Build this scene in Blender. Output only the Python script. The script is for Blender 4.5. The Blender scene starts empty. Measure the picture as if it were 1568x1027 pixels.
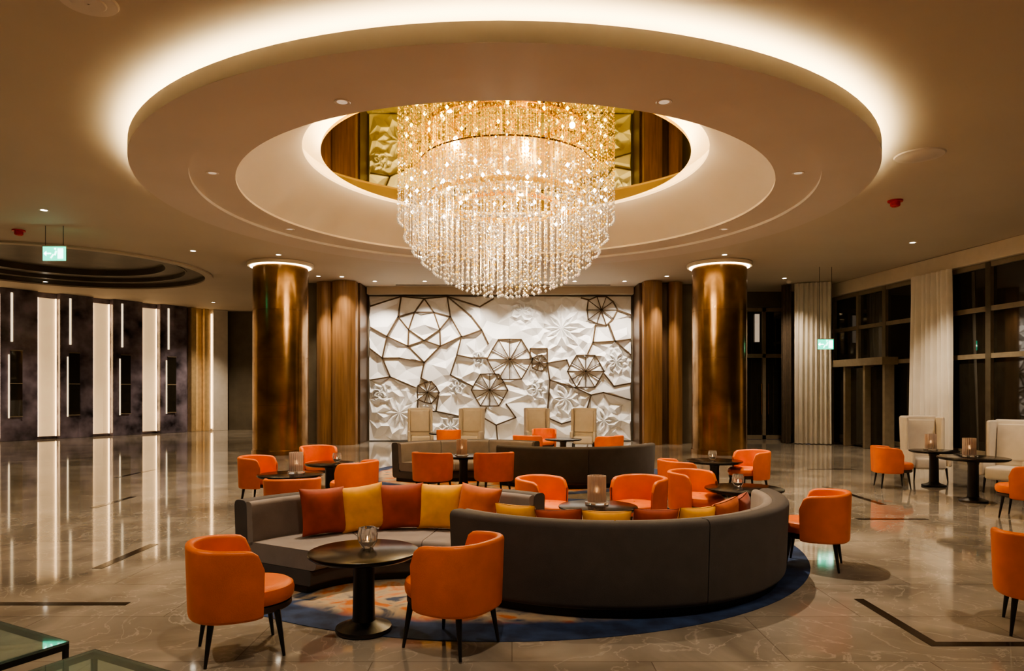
import bpy, bmesh, math, random
from mathutils import Vector, Matrix
from mathutils.geometry import delaunay_2d_cdt
random.seed(7)
S = bpy.context.scene
COL = S.collection
rad = math.radians

# ------------------------------------------------------------------ materials
def newmat(name):
    m = bpy.data.materials.new(name); m.use_nodes = True
    nt = m.node_tree
    return m, nt, nt.nodes['Principled BSDF']

def pmat(name, col, rough=.5, metal=0., var=.12, scale=6., bump=0., bscale=60., emit=None, es=0., coat=0., trans=0., sheen=0., ior=1.5, stretch=(1,1,1), spec=.5):
    m, nt, b = newmat(name)
    tc = nt.nodes.new('ShaderNodeTexCoord'); mp = nt.nodes.new('ShaderNodeMapping')
    mp.inputs['Scale'].default_value = stretch
    nt.links.new(tc.outputs['Object'], mp.inputs['Vector'])
    n = nt.nodes.new('ShaderNodeTexNoise'); n.inputs['Scale'].default_value = scale; n.inputs['Detail'].default_value = 3
    nt.links.new(mp.outputs[0], n.inputs['Vector'])
    r = nt.nodes.new('ShaderNodeValToRGB')
    c0 = [max(0, c*(1-var)) for c in col]; c1 = [min(1, c*(1+var)) for c in col]
    r.color_ramp.elements[0].position = .3; r.color_ramp.elements[1].position = .7
    r.color_ramp.elements[0].color = (*c0, 1); r.color_ramp.elements[1].color = (*c1, 1)
    nt.links.new(n.outputs['Fac'], r.inputs['Fac']); nt.links.new(r.outputs[0], b.inputs['Base Color'])
    b.inputs['Roughness'].default_value = rough; b.inputs['Metallic'].default_value = metal
    b.inputs['Coat Weight'].default_value = coat; b.inputs['Transmission Weight'].default_value = trans
    b.inputs['Sheen Weight'].default_value = sheen; b.inputs['IOR'].default_value = ior
    b.inputs['Specular IOR Level'].default_value = spec
    if emit: b.inputs['Emission Color'].default_value = (*emit, 1); b.inputs['Emission Strength'].default_value = es
    if bump:
        n2 = nt.nodes.new('ShaderNodeTexNoise'); n2.inputs['Scale'].default_value = bscale
        nt.links.new(mp.outputs[0], n2.inputs['Vector'])
        bp = nt.nodes.new('ShaderNodeBump'); bp.inputs['Strength'].default_value = bump; bp.inputs['Distance'].default_value = .01
        nt.links.new(n2.outputs['Fac'], bp.inputs['Height']); nt.links.new(bp.outputs[0], b.inputs['Normal'])
    return m

def floor_mat():
    m, nt, b = newmat('polished_marble')
    L = nt.links.new
    tc = nt.nodes.new('ShaderNodeTexCoord')
    n1 = nt.nodes.new('ShaderNodeTexNoise'); n1.inputs['Scale'].default_value = .9; n1.inputs['Detail'].default_value = 8; n1.inputs['Distortion'].default_value = 1.2
    L(tc.outputs['Object'], n1.inputs['Vector'])
    r1 = nt.nodes.new('ShaderNodeValToRGB')
    e = r1.color_ramp.elements; e[0].position = .3; e[0].color = (.20, .172, .138, 1); e[1].position = .72; e[1].color = (.44, .39, .325, 1)
    L(n1.outputs['Fac'], r1.inputs['Fac'])
    n2 = nt.nodes.new('ShaderNodeTexNoise'); n2.inputs['Scale'].default_value = 1.3; n2.inputs['Detail'].default_value = 6; n2.inputs['Distortion'].default_value = 2.5
    L(tc.outputs['Object'], n2.inputs['Vector'])
    r2 = nt.nodes.new('ShaderNodeValToRGB')
    e = r2.color_ramp.elements; e[0].position = .485; e[0].color = (0, 0, 0, 1); e[1].position = .5; e[1].color = (1, 1, 1, 1)
    x = e.new(.515); x.color = (0, 0, 0, 1)
    L(n2.outputs['Fac'], r2.inputs['Fac'])
    mx = nt.nodes.new('ShaderNodeMixRGB'); mx.inputs['Color2'].default_value = (.62, .56, .48, 1)
    ml = nt.nodes.new('ShaderNodeMath'); ml.operation = 'MULTIPLY'; ml.inputs[1].default_value = .4
    L(r2.outputs[0], ml.inputs[0]); L(ml.outputs[0], mx.inputs['Fac']); L(r1.outputs[0], mx.inputs['Color1'])
    br = nt.nodes.new('ShaderNodeTexBrick'); br.offset = 0.5
    br.inputs['Scale'].default_value = 1; br.inputs['Brick Width'].default_value = 1.8; br.inputs['Row Height'].default_value = .9
    br.inputs['Mortar Size'].default_value = .004; br.inputs['Color1'].default_value = (1, 1, 1, 1); br.inputs['Color2'].default_value = (.84, .84, .84, 1)
    br.inputs['Mortar'].default_value = (.55, .52, .5, 1)
    L(tc.outputs['Object'], br.inputs['Vector'])
    mu = nt.nodes.new('ShaderNodeMixRGB'); mu.blend_type = 'MULTIPLY'; mu.inputs['Fac'].default_value = 1
    L(mx.outputs[0], mu.inputs['Color1']); L(br.outputs['Color'], mu.inputs['Color2'])
    L(mu.outputs[0], b.inputs['Base Color'])
    b.inputs['Roughness'].default_value = .06; b.inputs['IOR'].default_value = 1.75
    return m

def rug_mat(R):
    m, nt, b = newmat('woven_rug')
    L = nt.links.new
    tc = nt.nodes.new('ShaderNodeTexCoord')
    ln = nt.nodes.new('ShaderNodeVectorMath'); ln.operation = 'LENGTH'; L(tc.outputs['Object'], ln.inputs[0])
    n0 = nt.nodes.new('ShaderNodeTexNoise'); n0.inputs['Scale'].default_value = 1.2; n0.inputs['Detail'].default_value = 5
    L(tc.outputs['Object'], n0.inputs['Vector'])
    ad = nt.nodes.new('ShaderNodeMath'); ad.operation = 'MULTIPLY_ADD'; ad.inputs[1].default_value = .5
    L(n0.outputs['Fac'], ad.inputs[0]); L(ln.outputs['Value'], ad.inputs[2])
    mr = nt.nodes.new('ShaderNodeMath'); mr.operation = 'DIVIDE'; mr.inputs[1].default_value = R+.25; L(ad.outputs[0], mr.inputs[0])
    rm = nt.nodes.new('ShaderNodeValToRGB'); e = rm.color_ramp.elements
    e[0].position = .87; e[0].color = (0, 0, 0, 1); e[1].position = .91; e[1].color = (1, 1, 1, 1)
    L(mr.outputs[0], rm.inputs['Fac'])
    n1 = nt.nodes.new('ShaderNodeTexNoise'); n1.inputs['Scale'].default_value = 2.2; n1.inputs['Detail'].default_value = 7; n1.inputs['Distortion'].default_value = 1.8
    L(tc.outputs['Object'], n1.inputs['Vector'])
    r1 = nt.nodes.new('ShaderNodeValToRGB'); e = r1.color_ramp.elements
    e[0].position = .33; e[0].color = (.04, .06, .11, 1); e[1].position = .60; e[1].color = (.50, .15, .035, 1)
    a = e.new(.42); a.color = (.34, .28, .21, 1); a = e.new(.50); a.color = (.44, .33, .21, 1)
    L(n1.outputs['Fac'], r1.inputs['Fac'])
    n2 = nt.nodes.new('ShaderNodeTexNoise'); n2.inputs['Scale'].default_value = 5; n2.inputs['Detail'].default_value = 5
    L(tc.outputs['Object'], n2.inputs['Vector'])
    r2 = nt.nodes.new('ShaderNodeValToRGB'); e = r2.color_ramp.elements
    e[0].position = .35; e[0].color = (.008, .018, .055, 1); e[1].position = .7; e[1].color = (.030, .062, .16, 1)
    L(n2.outputs['Fac'], r2.inputs['Fac'])
    mx = nt.nodes.new('ShaderNodeMixRGB'); L(rm.outputs[0], mx.inputs['Fac']); L(r1.outputs[0], mx.inputs['Color1']); L(r2.outputs[0], mx.inputs['Color2'])
    L(mx.outputs[0], b.inputs['Base Color']); b.inputs['Roughness'].default_value = .9
    return m

WARM = (1., .80, .58)
M = {}
M['floor'] = floor_mat()
M['inlay'] = pmat('dark_marble_inlay', (.03, .02, .015), .12)
M['ceil'] = pmat('ceiling_paint', (.56, .485, .38), .7, var=.03, scale=.6)
M['slab'] = pmat('ring_plaster', (.60, .53, .45), .65, var=.03, scale=.8)
M['cove'] = pmat('cove_plaster', (.75, .66, .52), .7, var=.02)
M['mirror'] = pmat('gold_mirror', (.92, .66, .045), .02, 1., var=.05, scale=1)
M['led'] = pmat('led_strip', (1, .9, .7), .5, emit=(1, .82, .50), es=38)
M['ledcol'] = pmat('led_strip_column', (1, .9, .7), .5, emit=(1, .75, .44), es=14)
M['led2'] = pmat('led_strip_soft', (1, .9, .7), .5, emit=(1, .68, .36), es=4.2)
M['ledfaint'] = pmat('led_strip_faint', (1, .9, .7), .5, emit=(1, .78, .48), es=1.0)
M['lamp'] = pmat('lamp_diffuser', (1, .9, .8), .5, emit=(1, .88, .7), es=14)
M['lampdim'] = pmat('lamp_diffuser_dim', (.9, .8, .65), .5, emit=(1, .8, .6), es=.25)
M['flame'] = pmat('candle_flame', (1, .8, .5), .5, emit=(1, .6, .25), es=8)
M['wax'] = pmat('candle_wax', (.8, .75, .65), .5)
M['white'] = pmat('white_plastic', (.66, .59, .5), .4, var=.03)
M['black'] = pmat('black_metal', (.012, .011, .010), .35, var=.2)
M['bronze'] = pmat('polished_bronze', (.40, .25, .125), .22, 1., var=.38, scale=1.6, coat=.25, bump=.12, bscale=2.2)
M['wood'] = pmat('walnut_panel', (.27, .15, .068), .33, var=.26, scale=3, stretch=(5, 5, .3))
M['wood2'] = pmat('dark_walnut', (.09, .05, .025), .4, var=.3, scale=3, stretch=(6, 6, .35))
M['olive'] = pmat('olive_wall_panel', (.12, .10, .07), .5, var=.15, scale=2)
M['relief'] = pmat('relief_plaster', (.82, .82, .82), .5, var=.02)
M['goldline'] = pmat('gold_strip', (.09, .058, .03), .45, .4, var=.1)
M['canopy'] = pmat('chandelier_canopy_gold', (.85, .58, .15), .15, 1., var=.1)
M['orange'] = pmat('orange_leather', (.80, .175, .018), .42, var=.10, scale=5, bump=.15, bscale=150)
M['band'] = pmat('chair_band', (.05, .03, .02), .5)
M['taupe'] = pmat('taupe_fabric', (.235, .20, .182), .85, var=.1, bump=.3, bscale=250, sheen=.2)
M['dtaupe'] = pmat('dark_taupe_fabric', (.074, .064, .061), .8, var=.1, bump=.3, bscale=250, sheen=.1)
M['tabletop'] = pmat('dark_wenge', (.008, .006, .0055), .2, var=.3, scale=4, spec=.28)
M['cream'] = pmat('cream_upholstery', (.80, .74, .66), .7, var=.05, bump=.2, bscale=200)
M['bulk'] = pmat('cream_plaster', (.72, .63, .50), .7, var=.03)
M['curtain'] = pmat('sheer_curtain', (.72, .67, .59), .85, var=.06, scale=2)
M['dcurtain'] = pmat('dark_curtain', (.11, .08, .055), .85, var=.1)
M['frame'] = pmat('window_frame_bronze', (.26, .215, .15), .45, .2)
M['night'] = pmat('night_glass', (.022, .019, .013), .03, var=.3, ior=1.8)
M['dmarble'] = pmat('dark_marble', (.15, .13, .165), .12, var=.85, scale=1.6)
M['strip'] = pmat('backlit_fabric', (.75, .6, .42), .7, var=.08, scale=2, emit=(1, .68, .36), es=.42)
M['goldfin'] = pmat('gold_fin', (.62, .46, .26), .35, .3)
M['cr_red'] = pmat('rust_velvet', (.36, .05, .009), .7, sheen=.2, var=.25)
M['cr_org'] = pmat('burnt_orange_velvet', (.56, .12, .012), .7, sheen=.2, var=.2)
M['cr_yel'] = pmat('mustard_velvet', (.86, .39, .010), .7, sheen=.2, var=.15)
M['votive'] = pmat('votive_glass', (.95, .92, .9), .05, trans=.9)
M['pleat'] = pmat('pleated_glass', (.92, .78, .70), .3, trans=.45)
M['tglass'] = pmat('clear_glass', (.75, .95, .88), .02, trans=.95, var=.02)
M['green'] = pmat('exit_green', (.02, .5, .3), .4, emit=(.0, .8, .45), es=2.0)
M['greenw'] = pmat('exit_white', (.9, 1, .95), .4, emit=(.6, 1, .85), es=4.)
M['red'] = pmat('alarm_red', (.6, .01, .01), .4)
M['bead'] = pmat('crystal_bead', (.95, .90, .82), .15, .7, emit=(1, .86, .68), es=.18)  # faint self-glow stands in for light caught by the crystal
M['beadb'] = pmat('crystal_bead_sparkle', (1, .95, .9), .1, .5, emit=(1, .94, .84), es=2.2)  # sparkle painted in as emission; these beads are no lamps
M['beadg'] = pmat('crystal_bead_gold', (.9, .58, .05), .12, .8, emit=(1, .55, .03), es=.55)  # golden shimmer put into the material as emission, not a light source
M['wire'] = pmat('strand_wire', (.8, .62, .38), .3, .8)
M['bulb'] = pmat('bulb_glow', (1, .95, .85), .4, emit=(1, .88, .66), es=16)
for k in ('bead', 'beadb', 'beadg', 'bulb', 'ledfaint', 'lampdim', 'greenw', 'flame'):
    try: M[k].cycles.emission_sampling = 'NONE'
    except Exception: pass
M['rug'] = rug_mat(3.3)

# ------------------------------------------------------------------ builder
class B:
    def __init__(s): s.v = []; s.f = []; s.m = []; s.mats = []
    def mi(s, k):
        if k not in s.mats: s.mats.append(k)
        return s.mats.index(k)
    def add(s, vs, fs, k, T=None):
        o = len(s.v); i = s.mi(k)
        for p in vs:
            p = Vector(p)
            if T is not None: p = T @ p
            s.v.append(p)
        for f in fs: s.f.append([o+a for a in f]); s.m.append(i)
    def box(s, c, d, k, rz=0, T=None):
        x, y, z = d[0]/2, d[1]/2, d[2]/2
        R = Matrix.Translation(c) @ Matrix.Rotation(rz, 4, 'Z')
        if T is not None: R = T @ R
        vs = [(a, b, e) for a in (-x, x) for b in (-y, y) for e in (-z, z)]
        s.add(vs, [(0, 1, 3, 2), (4, 6, 7, 5), (0, 4, 5, 1), (2, 3, 7, 6), (0, 2, 6, 4), (1, 5, 7, 3)], k, R)
    def box2(s, a, b, k):
        s.box([(a[i]+b[i])/2 for i in range(3)], [abs(b[i]-a[i]) for i in range(3)], k)
    def rbox(s, c, d, k, r=.03, seg=3, T=None):
        bm = bmesh.new(); bmesh.ops.create_cube(bm, size=1)
        bmesh.ops.scale(bm, vec=d, verts=bm.verts)
        bmesh.ops.bevel(bm, geom=bm.edges[:], offset=r, segments=seg, profile=.5, affect='EDGES')
        bm.verts.index_update()
        vs = [v.co.copy() for v in bm.verts]; fs = [[v.index for v in f.verts] for f in bm.faces]; bm.free()
        R = Matrix.Translation(c)
        if T is not None: R = R @ T
        s.add(vs, fs, k, R)
    def grid(s, rows, k, cu=False, cv=False, T=None):
        n = len(rows); m = len(rows[0]); vs = [p for r in rows for p in r]; fs = []
        for i in range(n if cu else n-1):
            for j in range(m if cv else m-1):
                a = i*m+j; b = i*m+(j+1) % m; c = ((i+1) % n)*m+(j+1) % m; d = ((i+1) % n)*m+j
                fs.append((a, b, c, d))
        s.add(vs, fs, k, T)
    def lathe(s, prof, k, seg=32, c=(0, 0, 0), sx=1, sy=1, wob=None):
        rows = []
        for i in range(seg):
            a = 2*math.pi*i/seg; w = wob(a) if wob else 1
            rows.append([(c[0]+r*w*sx*math.cos(a), c[1]+r*w*sy*math.sin(a), c[2]+z) for r, z in prof])
        s.grid(rows, k, cu=True)
    def sweep(s, sec, k, a0, a1, n=24, c=(0, 0)):
        rows = []
        for i in range(n+1):
            a = rad(a0+(a1-a0)*i/n)
            rows.append([(c[0]+r*math.cos(a), c[1]+r*math.sin(a), z) for r, z in sec])
        s.grid(rows, k, cv=True)
        m = len(sec)
        s.add(rows[0], [list(range(m))], k); s.add(rows[-1], [list(range(m))[::-1]], k)
    def rod(s, p, q, r0, r1, k, seg=10, caps=True):
        p = Vector(p); q = Vector(q); d = (q-p).normalized()
        u = d.orthogonal().normalized(); w = d.cross(u)
        rows = []
        for P, r in ((p, r0), (q, r1)):
            rows.append([P+u*r*math.cos(2*math.pi*i/seg)+w*r*math.sin(2*math.pi*i/seg) for i in range(seg)])
        s.grid(rows, k, cv=True)
        if caps:
            s.add(rows[0], [list(range(seg))], k); s.add(rows[1], [list(range(seg))[::-1]], k)
    def mesh(s, name, smooth=35):
        me = bpy.data.meshes.new(name)
        me.from_pydata([tuple(p) for p in s.v], [], s.f)
        for k in s.mats: me.materials.append(M[k])
        me.polygons.foreach_set('material_index', s.m)
        bm = bmesh.new(); bm.from_mesh(me)
        bmesh.ops.recalc_face_normals(bm, faces=bm.faces); bm.to_mesh(me); bm.free()
        if smooth:
            me.polygons.foreach_set('use_smooth', [True]*len(me.polygons))
            me.set_sharp_from_angle(angle=rad(smooth))
        me.update(); return me
    def obj(s, name, loc=(0, 0, 0), rz=0, smooth=35):
        return place(s.mesh(name, smooth), name, loc, rz)

def place(me, name, loc, rz=0, sc=None):
    o = bpy.data.objects.new(name, me); o.location = loc; o.rotation_euler = (0, 0, rz)
    if sc: o.scale = sc
    COL.objects.link(o); return o

def rrect(x0, x1, z0, z1, r, lean=0, n=4):
    pts = []
    for cx, cz, a in ((x1-r, z0+r, -90), (x1-r, z1-r, 0), (x0+r, z1-r, 90), (x0+r, z0+r, 180)):
        for i in range(n+1):
            t = rad(a+90*i/n); z = cz+r*math.sin(t)
            pts.append((cx+r*math.cos(t)+lean*(z-z0)/(z1-z0), z))
    return pts

RUGS = [(-.1, 8.15, 3.3), (.1, 14.85, 3.2)]
def gz(x, y):
    return .007 if any((x-a)**2+(y-c)**2 < (r+.3)**2 for a, c, r in RUGS) else 0.

# ------------------------------------------------------------------ room shell
CZ = 5.3
RC = (-.1, 12.18)
LC = (-13.0, 20.3)
b = B(); b.box2((-24, -3.2, -.1), (15, 33, 0), 'floor'); b.obj('floor', smooth=0)

bm = bmesh.new(); edges = []
def loop(pts):
    vs = [bm.verts.new((x, y, CZ)) for x, y in pts]
    for i in range(len(vs)): edges.append(bm.edges.new((vs[i], vs[(i+1) % len(vs)])))
loop([(-24, -3.2), (15, -3.2), (15, 33), (-24, 33)])
def circ(c, r, n=96): return [(c[0]+r*math.cos(2*math.pi*i/n), c[1]+r*math.sin(2*math.pi*i/n)) for i in range(n)]
loop(circ(RC, 5.0)); loop(circ(LC, 3.75))
bmesh.ops.triangle_fill(bm, use_beauty=True, use_dissolve=False, edges=edges)
me = bpy.data.meshes.new('ceiling'); bm.to_mesh(me); bm.free(); me.materials.append(M['ceil'])
place(me, 'ceiling', (0, 0, 0))

b = B()
b.lathe([(4.40, 4.99), (5.04, 4.99), (5.04, 4.94), (5.80, 4.94), (5.80, 5.14), (5.76, 5.14), (5.76, 5.07), (5.35, 5.07), (5.0, 5.30)], 'slab', 128)
b.lathe([(4.40, 4.99), (4.40, 5.03), (3.42, 5.70), (3.42, 5.74)], 'slab', 128)
b.lathe([(3.42, 5.74), (3.55, 5.80), (3.55, 5.98), (.01, 5.98)], 'cove', 96)
b.lathe([(5.62, 5.09), (5.70, 5.09), (5.70, 5.11), (5.62, 5.11), (5.62, 5.09)], 'led', 128)
b.obj('ceiling_ring_recess', (RC[0], RC[1], 0))
b = B()
b.lathe([(.01, 5.67), (3.13, 5.67), (3.13, 5.72), (.01, 5.72)], 'mirror', 128)
b.lathe([(3.0, 5.725), (3.08, 5.725), (3.08, 5.75), (3.0, 5.75), (3.0, 5.725)], 'led', 96)
for i in range(6):
    a = i*math.pi/3; b.rod((2*math.cos(a), 2*math.sin(a), 5.7), (2*math.cos(a), 2*math.sin(a), 5.97), .02, .02, 'black')
b.obj('gold_mirror_disc', (RC[0], RC[1], 0))

b = B()
b.lathe([(3.75, 5.3), (3.75, 5.42), (3.2, 5.42), (3.2, 5.40), (3.15, 5.40), (3.15, 5.52), (2.6, 5.52), (2.6, 5.70), (.01, 5.70)], 'olive', 96)
b.lathe([(3.78, 5.295), (3.95, 5.295), (3.95, 5.25), (3.72, 5.25), (3.72, 5.295)], 'ceil', 96)
b.obj('ceiling_circular_recess', (LC[0], LC[1], 0))

b = B(); b.box2((-7.4, 24.15, 0), (5.6, 24.4, CZ), 'olive'); b.obj('wall_back', smooth=0)
b = B(); b.box2((-4.95, 23.75, 5.05), (4.15, 24.14, CZ-.002), 'ceil'); b.obj('trim_1', smooth=0)
b = B(); b.box2((-3.9, 23.35, CZ-.012), (3.3, 23.43, CZ-.001), 'black'); b.obj('ceiling_slot_diffuser', smooth=0)
b = B(); b.box2((5.6, 25.0, 0), (8.0, 25.2, CZ), 'olive'); b.box2((10.1, 25.0, 0), (10.55, 25.2, CZ), 'olive'); b.box2((8.0, 25.0, 4.75), (10.1, 25.2, CZ), 'olive')
b.obj('wall_back_right', smooth=0)
b = B(); b.box2((-7.4, 24.4, 0), (-7.2, 31.2, CZ), 'olive'); b.obj('wall_corridor', smooth=0)
b = B(); b.box2((-12.75, 31.2, 0), (-7.2, 31.4, CZ), 'olive'); b.box2((-11.6, 31.12, 0), (-11.2, 31.2, CZ), 'wood2'); b.box2((-10.0, 31.12, 0), (-9.6, 31.2, CZ), 'wood2'); b.obj('wall_corridor_end', smooth=0)
b = B(); b.box2((-24, -3.4, 0), (15, -3.2, CZ), 'bulk'); b.obj('wall_front', smooth=0)
b = B(); b.box2((-20.6, -3.2, 0), (-20.4, 20.0, CZ), 'bulk'); b.obj('wall_left', smooth=0)

def pil(name, xs):
    b = B()
    for (x0, x1, y, k, bul) in xs:
        rows = []
        n = 10
        for i in range(n+1):
            x = x0+(x1-x0)*i/n; yy = y-bul*math.sin(math.pi*i/n)
            rows.append([(x, yy, 0), (x, yy, CZ-.01)])
        rows = [[(x0, 24.13, 0), (x0, 24.13, CZ-.01)]]+rows+[[(x1, 24.13, 0), (x1, 24.13, CZ-.01)]]
        b.grid(rows, k)
    b.obj(name, smooth=30)
pil('timber_pilaster', [(-6.95, -6.38, 23.0, 'olive', 0), (-6.36, -5.82, 22.7, 'wood', .16), (-5.80, -5.05, 22.5, 'wood', .22), (-5.03, -4.99, 22.9, 'wood2', 0)])
pil('timber_pilaster', [(4.18, 4.24, 22.9, 'wood2', 0), (4.26, 4.85, 22.5, 'wood', .2), (4.87, 5.1, 22.9, 'wood2', 0), (5.12, 5.55, 22.7, 'wood', .16), (5.57, 6.2, 23.2, 'olive', 0)])

# ------------------------------------------------------------------ relief panel
def UV(px, py): return ((px-565)/402*9.04, (677-py)/230*4.95)
W, H = 9.04, 4.98
pts = []; hz = []; cons = []
def addp(u, v, h):
    u = min(max(u, 0), W); v = min(max(v, 0), H)
    pts.append(Vector((u, v))); hz.append(h); return len(pts)-1
ros = []
def rosette(px, py, rp, n, gold):
    cu, cv = UV(px, py); R = rp/44.5
    ros.append((cu, cv, R, n, gold))
    addp(cu, cv, .06 if gold else .12)
    for j in range(2*n):
        a = math.pi*j/n
        for q, h0, h1 in (((.55, .05, .12), (1.0, .04, .12)) if gold else ((.3, .03, .17), (.6, .17, .02), (.82, .03, .16), (1., .0, .12))):
            addp(cu+R*q*math.cos(a), cv+R*q*math.sin(a), h0 if j % 2 else h1)
for r in ((781, 547, 35, 6, 1), (750, 596, 28, 6, 1), (897, 566, 28, 6, 1), (921, 468, 25, 5, 1), (860, 497, 46, 12, 0), (612, 632, 42, 10, 0), (866, 610, 30, 9, 0), (944, 550, 24, 9, 0), (655, 600, 18, 5, 1), (800, 470, 22, 7, 0), (690, 655, 22, 8, 0), (925, 645, 28, 8, 0), (700, 590, 16, 6, 0), (822, 596, 19, 7, 0), (733, 545, 12, 6, 0), (582, 600, 15, 6, 0), (826, 553, 13, 5, 1)):
    rosette(*r)
C0 = (650, 492)
def pol(r, a): return (C0[0]+r*math.cos(rad(a)), C0[1]-r*math.sin(rad(a)))
inner = [pol(25, 90+36+72*i) for i in range(5)]
tips = [pol(42, 90+72*i) for i in range(5)]
outer = [pol(60, 90+36+72*i) for i in range(5)]
polys = [inner+[inner[0]]]
for i in range(5): polys.append([inner[i-1], tips[i], inner[i]])
for i in range(5): polys.append([tips[i], outer[i], tips[(i+1) % 5]] if i not in (0, 4) else [tips[0], outer[i], tips[1] if i == 0 else tips[4]])
polys += [[outer[0], (568, 462)], [outer[1], (586, 545), (567, 530)], [outer[1], (568, 496)], [outer[4], (735, 463), (756, 450)], [outer[4], (722, 478), (738, 500), (748, 522)],
 [outer[3], (712, 510), (738, 500)], [outer[3], (700, 540), (690, 572), (724, 590)], [outer[2], (645, 577), (655, 582)], [outer[2], (612, 545), (586, 545)],
 [(586, 545), (598, 575), (636, 592)], [(598, 575), (568, 580)], [(700, 540), (722, 545), (746, 545)],
 [(838, 553), (868, 548), (872, 560)], [(838, 553), (842, 580), (880, 592), (886, 592)], [(912, 492), (908, 520), (900, 538)], [(945, 468), (966, 476)], [(902, 452), (890, 449)],
 [(880, 592), (905, 604), (924, 600), (966, 612)], [(932, 490), (942, 518), (966, 515)], [(925, 570), (940, 590), (966, 585)], [(745, 624), (740, 640), (760, 652), (790, 640), (775, 618)],
 [(640, 612), (640, 630), (668, 630), (672, 605)], [(668, 630), (712, 640), (740, 640)], [(712, 640), (716, 672)], [(842, 580), (838, 640), (860, 650), (895, 640), (905, 604)], [(760, 652), (762, 675)], [(895, 640), (900, 674)],
 [(812, 545), (812, 530), (838, 530), (838, 553)], [(966, 540), (942, 518), (908, 520)]]
seen = {}
for pl in polys:
    ids = []
    for p in pl:
        kx = (round(p[0], 1), round(p[1], 1))
        if kx not in seen: seen[kx] = addp(*UV(*p), .12)
        ids.append(seen[kx])
    for a, c in zip(ids, ids[1:]):
        if a != c: cons.append((a, c))
addp(*UV(*C0), .19)
for i in range(23):
    for j in range(13):
        u = (i+random.uniform(.12, .88))*W/23; v = (j+random.uniform(.12, .88))*H/13
        if any((u-c[0])**2+(v-c[1])**2 < (c[2]+.10)**2 for c in ros): continue
        if any((u-p.x)**2+(v-p.y)**2 < .18**2 for p in pts): continue
        addp(u, v, random.choice((.0, .01, .15, .16, .08)))
for i in range(13):
    for v in (0, H): addp(W*i/12, v, .02)
for j in range(1, 7):
    for u in (0, W): addp(u, H*j/7, .02)
ov, oe, of, orig, _, _ = delaunay_2d_cdt(pts, cons, [], 0, 1e-4)
oh = [(sum(hz[i] for i in o)/len(o) if o else .12) for o in orig]
b = B()
b.add([(p.x, -h-.03, p.y) for p, h in zip(ov, oh)], [list(f) for f in of], 'relief')
def gl(p, q, h=.20, w=.023, d_=.06):
    p = Vector(p); q = Vector(q)
    p.x = min(max(p.x, .03), W-.03); q.x = min(max(q.x, .03), W-.03); p.y = min(p.y, H-.02); q.y = min(q.y, H-.02)
    d = q-p
    if d.length < .01: return
    n = Vector((-d.y, d.x)).normalized()*w; e = d.normalized()*w*.6
    A = [p-n-e, p+n-e, q+n+e, q-n+e]
    vs = [(a.x, -h, a.y) for a in A]+[(a.x, -h+d_, a.y) for a in A]
    b.add(vs, [(0, 1, 2, 3), (0, 4, 5, 1), (1, 5, 6, 2), (2, 6, 7, 3), (3, 7, 4, 0)], 'goldline')
for pl in polys:
    for p, q in zip(pl, pl[1:]): gl(UV(*p), UV(*q))
for cu, cv, R, n, gold in ros:
    if not gold: continue
    P = []
    for j in range(2*n):
        a = math.pi*j/n; r = R*(1. if j % 2 == 0 else .88)
        P.append((cu+r*math.cos(a), cv+r*math.sin(a)))
    for j in range(2*n): gl(P[j], P[(j+1) % (2*n)], h=.18, w=.020)
    for j in range(0, 2*n): gl((cu, cv), P[j], h=.17, w=.012, d_=.05)
b.obj('geometric_relief_panel', (-4.93, 24.13, .03), smooth=0)

# ------------------------------------------------------------------ columns
def column(x, y):
    b = B(); r = .745
    prof = [(r+.03, 0), (r+.03, .12), (r, .13)]
    for z in (1.35, 2.65, 3.95): prof += [(r, z-.008), (r-.012, z-.006), (r-.012, z+.006), (r, z+.008)]
    prof += [(r, CZ-.02)]
    b.lathe(prof, 'bronze', 64)
    b.lathe([(r+.005, CZ-.1), (r+.13, CZ-.1), (r+.15, CZ-.07), (r+.15, CZ-.01), (r+.005, CZ-.01)], 'cove', 64)
    b.lathe([(r+.02, CZ-.115), (r+.07, CZ-.115), (r+.07, CZ-.102), (r+.02, CZ-.102), (r+.02, CZ-.115)], 'ledcol', 64)
    b.obj('bronze_column', (x, y, 0))
column(-6.47, 19.5); column(5.80, 19.5)

# ------------------------------------------------------------------ left backlit wall
dx, dy = .56, .83; ln = math.hypot(dx, dy); dx /= ln; dy /= ln
ang = math.atan2(dy, dx)
b = B()
b.box((0.5, .25, CZ/2), (15.6, .2, CZ-.01), 'dmarble')
for i in range(-4, 3):
    t = i*1.87
    b.box((t, .10, 2.6), (.66, .06, 5.0), 'strip')
    for s_ in (-1, 1): b.box((t+s_*.30, .05, 2.6), (.03, .03, 5.0), 'led2')
    c = t+.935
    b.box((c-.28, -.02, CZ/2), (.60, .26, CZ-.01), 'dmarble')
    b.box((c+.30, .02, CZ/2), (.56, .26, CZ-.01), 'dmarble')
    b.box((c-.10, -.16, 2.0), (.36, .03, 2.3), 'night')
    for z in (.85, 2.0, 3.15): b.box((c-.10, -.175, z), (.38, .03, .03), 'frame')
    b.box((c-.33, -.165, 1.9), (.035, .03, 2.2), 'ledfaint')
    b.box((c-.24, -.165, 4.3), (.06, .03, 1.7), 'ledfaint')
b.box((5.55, -.02, CZ/2), (.22, .3, CZ-.01), 'goldfin'); b.box((5.85, .06, CZ/2), (.3, .15, CZ-.01), 'goldfin'); b.box((6.15, -.02, CZ/2), (.22, .3, CZ-.01), 'goldfin')
b.box((5.70, -.05, 2.6), (.03, .05, 5.0), 'led2'); b.box((6.34, -.2, 2.6), (.03, .05, 5.0), 'led2')
b.box((6.75, -.05, CZ/2), (.7, .4, CZ-.01), 'cream')
b.obj('wall_left_backlit', (-16.8, 25.2, 0), ang, smooth=0)

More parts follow.
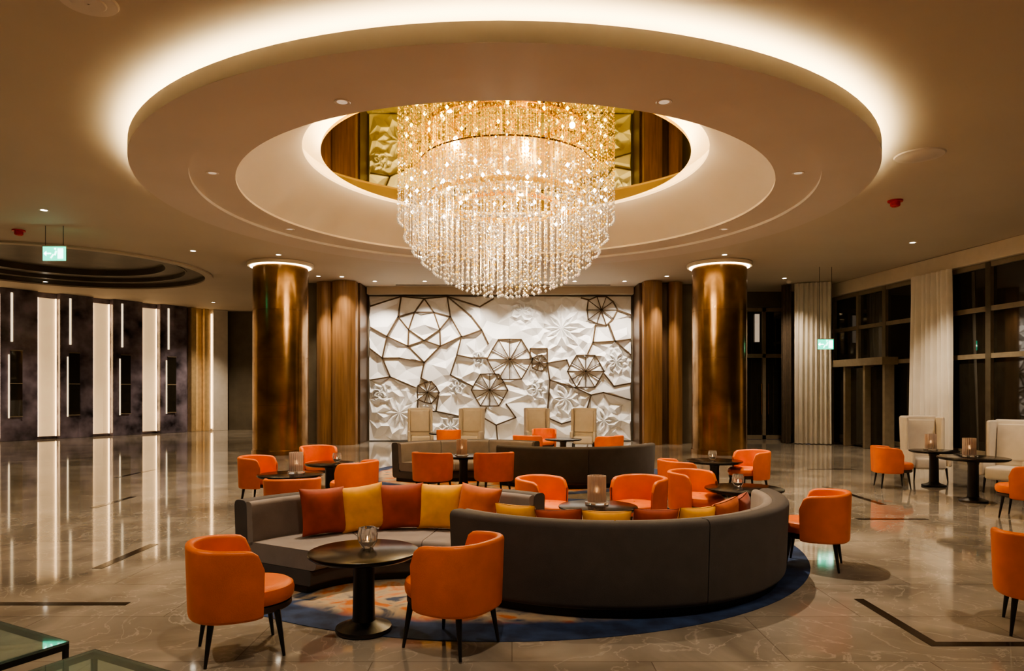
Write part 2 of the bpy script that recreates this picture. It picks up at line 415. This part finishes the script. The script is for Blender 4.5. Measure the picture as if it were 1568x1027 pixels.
# ------------------------------------------------------------------ right window wall
ax, ay = 10.7, 25.0; wx, wy = 3.38, -28.0; wl = math.hypot(wx, wy); wa = math.atan2(wy, wx)
b = B(); b.box((wl/2, 0, 5.09), (wl, .45, .4), 'bulk'); b.box((wl/2, 0, .06), (wl, .3, .12), 'frame'); b.obj('wall_right_bulkhead', (ax, ay, 0), wa, smooth=0)
def window(t0, t1, n):
    b = B(); w = t1-t0
    b.box((w/2, 0, 2.5), (w-.06, .02, 4.72), 'night')
    for i in range(n+1):
        b.box((w*i/n, 0, 2.5), (.11 if 0 < i < n else .16, .2, 4.76), 'frame')
    for z in (.2, 2.6, 3.75, 4.82): b.box((w/2, 0, z), (w, .17, .12), 'frame')
    p = Vector((ax, ay, 0))+Vector((wx, wy, 0)).normalized()*t0
    return b.obj('window_%d' % window.k, p, wa, smooth=0)
window.k = 1
tt = .3
while tt < wl-2:
    window(tt, min(tt+3.9, wl), 3); tt += 3.9; window.k += 1
b = B()
b.box((9.05, 25.1, 2.37), (2.0, .02, 4.7), 'night')
for x in (8.07, 9.05, 10.03): b.box((x, 25.06, 2.37), (.12, .12, 4.74), 'frame')
for z in (.08, 3.0, 4.66): b.box((9.05, 25.06, z), (2.0, .12, .14), 'frame')
for x in (8.93, 9.17): b.rod((x, 24.93, .9), (x, 24.93, 2.0), .02, .02, 'canopy')
b.box((8.8, 25.02, 4.0), (.16, .04, 1.0), 'lampdim')
b.obj('door_1', smooth=0)
b = B()
b.box((0, 0, 2.62), (3.0, .5, .22), 'frame')
for x in (-1.42, -.5, .5, 1.42): b.box((x, 0, 1.26), (.1, .3, 2.5), 'frame')
b.box((0, .05, 1.26), (2.8, .02, 2.4), 'night')
pv = Vector((ax, ay, 0))+Vector((wx, wy, 0)).normalized()*3.4
b.obj('door_2', (pv.x-.36, pv.y, 0), wa, smooth=0)

def curtain(name, p, q, z0, z1, folds, k, amp=.07, flare=0.):
    p = Vector((*p, 0)); q = Vector((*q, 0)); d = q-p; u = d.normalized(); n = Vector((-u.y, u.x, 0)); L = d.length
    rows = []; N = folds*10; mid = (p+q)/2
    b = B()
    for i in range(N+1):
        t = i/N; row = []
        for j in range(9):
            s_ = j/8; z = z0+(z1-z0)*s_
            wdt = 1+flare*(1-s_)
            off = (t-.5)*L*wdt
            a = amp*(1-.3*s_)*(math.sin(2*math.pi*folds*t+.5*math.sin(3*s_+t*5))+.35*math.sin(2*math.pi*folds*.37*t+1))
            row.append(mid+u*off+n*a+Vector((0, 0, z)))
        rows.append(row)
    b.grid(rows, k)
    b.grid([[v+n*.012 for v in r] for r in rows], k)
    b.obj(name, smooth=60)
curtain('window_curtain', (9.3, 22.95), (10.35, 22.55), .02, 5.28, 8, 'curtain', .07)
curtain('window_curtain', (11.02, 19.3), (11.22, 17.85), .02, 4.87, 8, 'curtain', .10, .16)
curtain('window_curtain', (9.0, 23.3), (9.25, 23.1), .02, 5.28, 3, 'dcurtain', .05)

# ------------------------------------------------------------------ floor details
b = B()
for (x0, y0, x1, y1) in ((-4.3, 5.68, -3.15, 5.76), (-4.3, 5.0, -4.22, 5.68), (-4.13, 6.85, -4.03, 7.95), (-6.3, 10.4, -6.2, 11.5), (2.87, 4.77, 2.95, 5.85), (2.95, 4.77, 4.2, 4.85), (4.7, 9.44, 5.65, 9.54), (5.65, 10.7, 5.75, 12.7), (-8, 14, -7.9, 15.5), (-5.2, 14.6, -4.2, 14.7), (6.6, 15.5, 7.6, 15.6)):
    b.box2((x0, y0, .0005), (x1, y1, .003), 'inlay')
b.obj('floor_inlay_strips', smooth=0)
for x, y, R in RUGS:
    b = B(); b.lathe([(.01, .006), (R-.02, .006), (R, .004), (R, .001)], 'rug', 96); b.obj('round_rug', (x, y, 0))

# ------------------------------------------------------------------ sofas
def sofa_piece(b, c, a0, a1, nb, ns):
    R = 1.84
    def segs(n, g):
        st = (a1-a0)/n
        for i in range(n): yield a0+i*st+g, a0+(i+1)*st-g
    for s0, s1 in segs(nb, .15):
        b.sweep(rrect(R-.19, R-.03, .07, .745, .05, .03), 'dtaupe', s0, s1, 26, c)
    b.sweep(rrect(R-.96, R-.18, .07, .20, .02), 'dtaupe', a0, a1, 40, c)
    for s0, s1 in segs(ns, .2):
        b.sweep(rrect(R-1.02, R-.185, .205, .375, .05), 'taupe', s0, s1, 22, c)
        b.sweep(rrect(R-.25, R-.16, .34, .735, .04, .02), 'taupe', s0, s1, 22, c)
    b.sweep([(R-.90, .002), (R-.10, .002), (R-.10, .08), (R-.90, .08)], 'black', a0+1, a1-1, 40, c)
def sofa(loc, aend):
    b = B()
    sofa_piece(b, (0, 0), 46, 151, 2, 3)
    sofa_piece(b, (1.79, 1.56), 222, aend, 2, 3)
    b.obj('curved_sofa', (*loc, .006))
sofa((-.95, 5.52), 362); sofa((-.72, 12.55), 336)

def pillow(b, pos, az, tilt, k, s=.225, roll=0):
    N = 12
    T = Matrix.Translation(pos) @ Matrix.Rotation(az, 4, 'Z') @ Matrix.Rotation(tilt, 4, 'X') @ Matrix.Rotation(roll, 4, 'Y')
    for sg in (1, -1):
        rows = []
        for i in range(N+1):
            u = math.sin(math.pi*(i/N-.5))
            row = []
            for j in range(N+1):
                v = math.sin(math.pi*(j/N-.5))
                th = .08*((1-u**4)*(1-v**4))**.6
                x = u*s*(1-.07*(1-v*v)); z = v*s*(1-.07*(1-u*u))
                row.append((x, sg*(th+.004), z))
            rows.append(row)
        b.grid(rows, k, T=T)
def pillows(c, r, s, items):
    b = B()
    for a, k, z in items:
        A = rad(a); t = random.uniform(-.1, .1)
        pillow(b, (r*math.cos(A), r*math.sin(A), z), A-math.pi/2, rad(-16), k, s, t)
    b.obj('throw_pillows', (*c, 0), smooth=80)
pillows((-.95, 5.52), 1.40, .225, [(127, 'cr_red', .605), (111.5, 'cr_yel', .605), (96, 'cr_red', .605), (80, 'cr_yel', .605), (64, 'cr_org', .605)])
pillows((.84, 7.08), 1.40, .20, [(236, 'cr_yel', .60), (252, 'cr_red', .59), (267, 'cr_yel', .59), (283, 'cr_red', .60), (299, 'cr_yel', .59), (315, 'cr_org', .61), (332, 'cr_red', .60)])

# ------------------------------------------------------------------ chairs
def chair_mesh():
    b = B(); rows = []; n = 36
    for i in range(n+1):
        f = -1+2*i/n; phi = rad(112)*f
        e = max(0, abs(f)-.84)/.16
        z1 = .752-.03*abs(f)**2-.11*(1-math.sqrt(max(0, 1-e*e)))
        z0 = .275+.01*(e**3)
        r1 = .308; th = .055*(1-.3*e**4)
        sec = rrect(r1-th, r1, z0, z1, .025, .016, 4)
        sx, cx_ = math.sin(phi), -math.cos(phi)
        q = (abs(sx)**2.6+abs(cx_)**2.6)**(-1/2.6)
        rows.append([(r*q*sx, r*q*cx_, z) for r, z in sec])
    b.grid(rows, 'orange', cv=True)
    m = len(rows[0]); b.add(rows[0], [list(range(m))], 'orange'); b.add(rows[-1], [list(range(m))[::-1]], 'orange')
    b.lathe([(.01, .335), (.23, .335), (.262, .345), (.275, .37), (.278, .41), (.27, .44), (.245, .458), (.20, .466), (.01, .472)], 'orange', 40, (0, .06, 0), .95, 1.10)
    b.lathe([(.01, .29), (.25, .29), (.262, .30), (.262, .333), (.01, .333)], 'band', 40, (0, .06, 0), .95, 1.10)
    for sx in (-1, 1):
        for sy in (-1, 1):
            b.rod((sx*.19, sy*.20+.02, .30), (sx*.222, sy*.24+.02, 0), .023, .010, 'black')
    return b.mesh('armchair')
CM = chair_mesh()
def chair(x, y, a): place(CM, 'armchair', (x, y, gz(x, y)), rad(a-90))
for c in ((-1.84, 4.68, 28), (-.40, 4.78, 148), (3.03, 6.95, 152), (2.28, 8.65, -45), (2.45, 10.1, 10), (3.98, 11.7, 195),
          (.38, 8.0, -35), (1.45, 8.05, 222), (-3.85, 10.7, -5), (-3.5, 12.6, -60), (-2.25, 9.95, 160), (-2.55, 8.1, 105),
          (-1.3, 11.45, 70), (-.30, 11.45, 110), (-1.65, 18.2, 95), (.84, 18.2, -90), (.36, 15.75, 60), (2.15, 15.6, 130),
          (6.85, 12.6, -12), (7.05, 9.55, 130), (3.86, 5.05, 60)):
    chair(*c)

# ------------------------------------------------------------------ tables
def table(x, y, R=.40, h=.58):
    b = B()
    b.lathe([(.01, 0), (.20, 0), (.205, .012), (.20, .03), (.12, .055), (.085, .075), (.08, .10), (.075, h-.12), (.09, h-.06), (.14, h-.04), (.01, h-.04)], 'black', 40)
    b.lathe([(.01, h-.04), (R-.03, h-.04), (R-.004, h-.022), (R, h-.012), (R-.004, h-.003), (R-.012, h), (.01, h)], 'tabletop', 64)
    b.obj('pedestal_table', (x, y, gz(x, y)))
def votive(x, y, h):
    b = B(); wob = lambda a: 1+.08*math.cos(6*a)
    b.lathe([(.01, .0), (.04, 0), (.066, .05), (.072, .10), (.060, .15), (.052, .15), (.062, .10), (.054, .05), (.01, .012)], 'votive', 24, wob=wob)
    b.lathe([(.002, .014), (.02, .014), (.02, .05), (.002, .055)], 'wax', 12)
    b.lathe([(.001, .056), (.006, .065), (.001, .085)], 'flame', 8)
    b.obj('votive_candle_holder', (x, y, h+.009), smooth=20)
def hurricane(x, y, h, s=1):
    b = B(); wob = lambda a: 1+.05*math.cos(20*a)
    b.lathe([(.01, 0), (.12, 0), (.12, .02), (.09, .025)], 'votive', 32)
    b.lathe([(.085, .025), (.092, .03), (.092, .29), (.086, .29), (.086, .03)], 'pleat', 80, wob=wob)
    b.lathe([(.002, .03), (.035, .03), (.035, .12), (.002, .125)], 'wax', 16)
    b.lathe([(.001, .13), (.012, .15), (.001, .19)], 'flame', 8)
    o = b.obj('hurricane_candle_lamp', (x, y, h+.009), smooth=50); o.scale = (s, s, s)
T1 = .58
table(-1.08, 5.08); votive(-1.07, 5.16, T1)
table(.87, 7.05); hurricane(.87, 7.15, T1)
table(2.78, 8.35, .46); votive(2.74, 8.45, T1)
table(3.4, 11.7, .46); votive(3.38, 11.75, T1)
table(-3.1, 9.75, .45); hurricane(-3.05, 9.85, T1)
table(-2.95, 11.3, .40); votive(-2.85, 11.35, T1)
table(-.87, 12.5, .40); hurricane(-.9, 12.5, T1)
table(1.24, 16.9, .45); table(-1.9, 19.3, .40)
table(7.72, 12.75, .41, .66); hurricane(7.66, 12.75, .66)
table(7.28, 11.0, .50, .70); hurricane(7.25, 11.05, .70)

# ------------------------------------------------------------------ wing chairs
def wing_mesh():
    b = B()
    b.rbox((0, .02, .34), (.56, .56, .22), 'cream', .05)
    Tb = Matrix.Rotation(rad(6), 4, 'X')
    b.rbox((0, -.30, .75), (.70, .10, 1.0), 'cream', .045, T=Tb)
    for s_ in (-1, 1):
        b.rbox((s_*.325, -.14, .85), (.07, .30, .76), 'cream', .03)
        b.rbox((s_*.325, .05, .44), (.08, .56, .30), 'cream', .035)
        for y in (-.26, .25): b.rod((s_*.28, y, .26), (s_*.30, y*1.1, 0), .022, .012, 'black')
    b.rbox((0, -.235, .86), (.55, .05, .62), 'cream', .02, T=Tb)
    return b.mesh('wingback_chair')
WM = wing_mesh()
for x, y, a in ((-2.66, 20.2, -80), (-1.2, 20.2, -100), (.75, 20.2, -80), (2.05, 20.0, -100), (8.12, 13.7, -100), (8.5, 11.9, 215)):
    place(WM, 'wingback_chair', (x, y, 0), rad(a-90))

# ------------------------------------------------------------------ glass tables
def glass_table(P, u, v, w, d, h=.45):
    b = B(); P = Vector((*P, 0)); u = Vector((*u, 0)).normalized(); v = Vector((*v, 0)).normalized()
    a = math.atan2(u.y, u.x); c = P+u*w/2+v*d/2
    b.box((0, 0, h-.006), (w, d, .012), 'tglass')
    for s_ in (-1, 1):
        b.box((0, s_*(d/2-.012), h-.028), (w, .024, .03), 'black'); b.box((s_*(w/2-.012), 0, h-.028), (.024, d-.05, .03), 'black')
        for q in (-1, 1): b.box((s_*(w/2-.012), q*(d/2-.012), (h-.044)/2), (.022, .022, h-.044), 'black')
    b.box((0, 0, .14), (w-.06, d-.06, .01), 'tglass')
    for s_ in (-1, 1): b.box((0, s_*(d/2-.012), .125), (w-.03, .02, .02), 'black')
    b.obj('glass_coffee_table', c, a, smooth=0)
glass_table((-2.30, 3.62), (-.88, .47), (-.47, -.88), 1.1, 1.0)
glass_table((-2.10, 3.51), (.88, -.47), (-.47, -.88), .8, 1.0)

# ------------------------------------------------------------------ chandelier
b = B()
def octa(c, r, k):
    x, y, z = c
    b.add([(x+r, y, z), (x-r, y, z), (x, y+r, z), (x, y-r, z), (x, y, z+r*1.25), (x, y, z-r*1.25)],
          [(0, 2, 4), (2, 1, 4), (1, 3, 4), (3, 0, 4), (2, 0, 5), (1, 2, 5), (3, 1, 5), (0, 3, 5)], k)
ZT = 5.665; RR = 1.88
b.lathe([(.01, 5.655), (1.5, 5.655), (1.5, ZT), (.01, ZT)], 'canopy', 64)
for rr, zz in ((1.35, 5.0), (.9, 4.9)):
    b.lathe([(rr, zz), (rr+.05, zz), (rr+.05, zz+.09), (rr, zz+.09), (rr, zz)], 'canopy', 64)
rings = [.12, .36, .60, .84, 1.06, 1.27, 1.46, 1.62, 1.76, 1.87]
for r in rings:
    sp = .13 if r > 1.2 else .17
    n = max(5, int(2*math.pi*r/sp)); off = random.random()
    for i in range(n):
        a = 2*math.pi*(i+off)/n
        x, y = r*math.cos(a), r*math.sin(a)
        zb = 4.90-1.50*max(0, 1-(r/1.89)**2)**.52
        zb += random.uniform(-.015, .015)
        b.rod((x, y, 5.66), (x, y, zb), .0030, .0030, 'wire', 3, False)
        z = zb
        octa((x, y, z), .027, 'bead'); z += .085
        while z < 5.62:
            q = random.random()
            up = z > 5.34
            k = 'beadb' if q < .065 else ('beadg' if q < (.92 if up else .26) else 'bead')
            octa((x, y, z), random.choice((.010, .013, .018)), k)
            z += .085 if not up else .06
for rr, n, z in ((1.72, 22, 5.22), (1.35, 14, 5.14), (1.0, 9, 5.26), (.6, 6, 5.15), (1.72, 16, 4.98), (.2, 3, 5.25), (1.1, 7, 4.8)):
    for i in range(n):
        a = 2*math.pi*(i+.3*z)/n
        octa((rr*math.cos(a), rr*math.sin(a), z+random.uniform(-.02, .02)), .032, 'bulb')
ch = b.obj('crystal_chandelier', (RC[0], RC[1], 0), smooth=0)
def light(kind, name, loc, power, col=WARM, size=.05, parent=None, spot=None, blend=.6, rot=None):
    l = bpy.data.lights.new(name, kind); l.energy = power; l.color = col; l.shadow_soft_size = size
    if kind == 'SPOT': l.spot_size = rad(spot); l.spot_blend = blend
    o = bpy.data.objects.new(name, l); o.location = loc
    if rot: o.rotation_euler = rot
    COL.objects.link(o)
    if parent: o.parent = parent
    return o
for i in range(5):
    a = i*math.pi/2.5
    light('POINT', 'chandelier_bulb', (1.15*math.cos(a), 1.15*math.sin(a), 4.95), 60, (1, .78, .48), .05, ch)
light('POINT', 'chandelier_bulb', (0, 0, 4.2), 80, (1, .80, .54), .05, ch)

# ------------------------------------------------------------------ downlights and ceiling fittings
def downlight(x, y, z=CZ, p=60, spot=75, name='ceiling_downlight', rot=None, r=.06, k='lamp', col=WARM):
    b = B()
    b.lathe([(r, -.004), (r*1.45, -.008), (r*1.55, -.001)], 'white', 24)
    b.lathe([(.005, -.003), (r, -.003)], k, 24)
    o = b.obj(name, (x, y, z))
    if p: light('SPOT', 'downlight_lamp', (0, 0, -.03), p, col, .03, o, spot, .8, rot)
    return o
for i in range(8):
    a = rad(22.5+45*i); downlight(RC[0]+4.72*math.cos(a), RC[1]+4.72*math.sin(a), 4.99, 540, 80, k='lampdim')
for x, y, p in ((-9.2, 13.7, 260), (-8.1, 17.7, 230), (-5.3, 21.7, 180), (8.6, 22.0, 340), (9.6, 16.7, 600), (-15.2, 22.7, 360), (9.0, 10.5, 330), (-9.5, 8, 280), (-4.5, 3.6, 290), (4.6, 3.4, 290), (0, 2.6, 270), (-13, 15, 260), (-12.0, 28.0, 700)):  # last entry is an added lamp to brighten the cream pilaster
    downlight(x, y, CZ, p, 110)
for i in range(6):
    downlight(-4.45+i*1.62, 22.6, CZ, 430, 85, rot=(rad(24), 0, 0), col=(1, .87, .72))
for x in (-6.0, 4.8): downlight(x, 21.6, CZ, 300, 60, rot=(rad(14), 0, 0))
for x, y in ((-6.1, 18.2), (5.55, 18.2)): downlight(x, y, CZ, 280, 60, rot=(rad(14), 0, 0))
def plate(name, x, y, z, r, k='white'):
    b = B(); b.lathe([(.01, -.03), (r*.55, -.03), (r*.6, -.02), (r*.95, -.018), (r, -.001)], k, 40); b.obj(name, (x, y, z))
plate('ceiling_speaker', 6.14, 10.5, CZ, .35); plate('ceiling_speaker', -3.86, 6.35, CZ, .25); plate('smoke_detector', -8.7, 10.7, CZ, .15)
for x, y in ((7.15, 13), (-10.9, 15.4)):
    b = B(); b.lathe([(.01, -.12), (.06, -.12), (.085, -.10), (.085, -.03), (.13, -.03), (.13, -.001)], 'red', 24); b.obj('fire_alarm_beacon', (x, y, CZ))
def dome(x, y):
    b = B(); b.lathe([(.01, -.12), (.05, -.11), (.075, -.07), (.08, -.05), (.1, -.045), (.1, 0)], 'white', 24); b.obj('ceiling_dome_camera', (x, y, CZ))
dome(8.9, 22.4)

def exit_sign(x, y, z, w=.48, h=.30):
    b = B()
    b.box((0, 0, 0), (w, .03, h), 'green')
    b.box((0, 0, h/2+.012), (w+.02, .05, .025), 'white')
    s_ = -1
    b.box((-.13, s_*.018, 0), (.14, .004, .03), 'greenw')
    b.add([(-.22, s_*.02, 0), (-.16, s_*.02, .06), (-.16, s_*.02, -.06)], [(0, 1, 2)], 'greenw')
    b.box((.14, s_*.018, 0), (.12, .004, .22), 'greenw')
    b.box((.03, s_*.018, .02), (.035, .004, .10), 'greenw', 0, Matrix.Rotation(.3, 4, 'Y'))
    b.lathe([(.001, -.02), (.02, -.01), (.02, .01), (.001, .02)], 'greenw', 10, (.03, s_*.02, .10))
    b.box((-.0, s_*.018, -.07), (.03, .004, .10), 'greenw', 0, Matrix.Rotation(.6, 4, 'Y'))
    for s_ in (-1, 1): b.rod((s_*w*.4, 0, h/2), (s_*w*.4, 0, CZ-z), .006, .006, 'black', 6)
    b.obj('exit_sign', (x, y, z), smooth=0)
exit_sign(-9.85, 15.0, 4.70); exit_sign(9.0, 20.0, 3.08, .44, .28)

# ------------------------------------------------------------------ world, camera
w = bpy.data.worlds.new('night_world'); S.world = w; w.use_nodes = True
w.node_tree.nodes['Background'].inputs[0].default_value = (.02, .025, .04, 1)
w.node_tree.nodes['Background'].inputs[1].default_value = .5
cam = bpy.data.cameras.new('camera'); cam.lens = 24.5; cam.sensor_width = 36; cam.shift_y = .0539
co = bpy.data.objects.new('camera', cam); co.location = (0, 0, 1.75); co.rotation_euler = (rad(90), 0, 0)
COL.objects.link(co); S.camera = co
S.view_settings.exposure = .5
try: S.view_settings.look = 'AgX - Medium High Contrast'
except Exception as e: print(e)
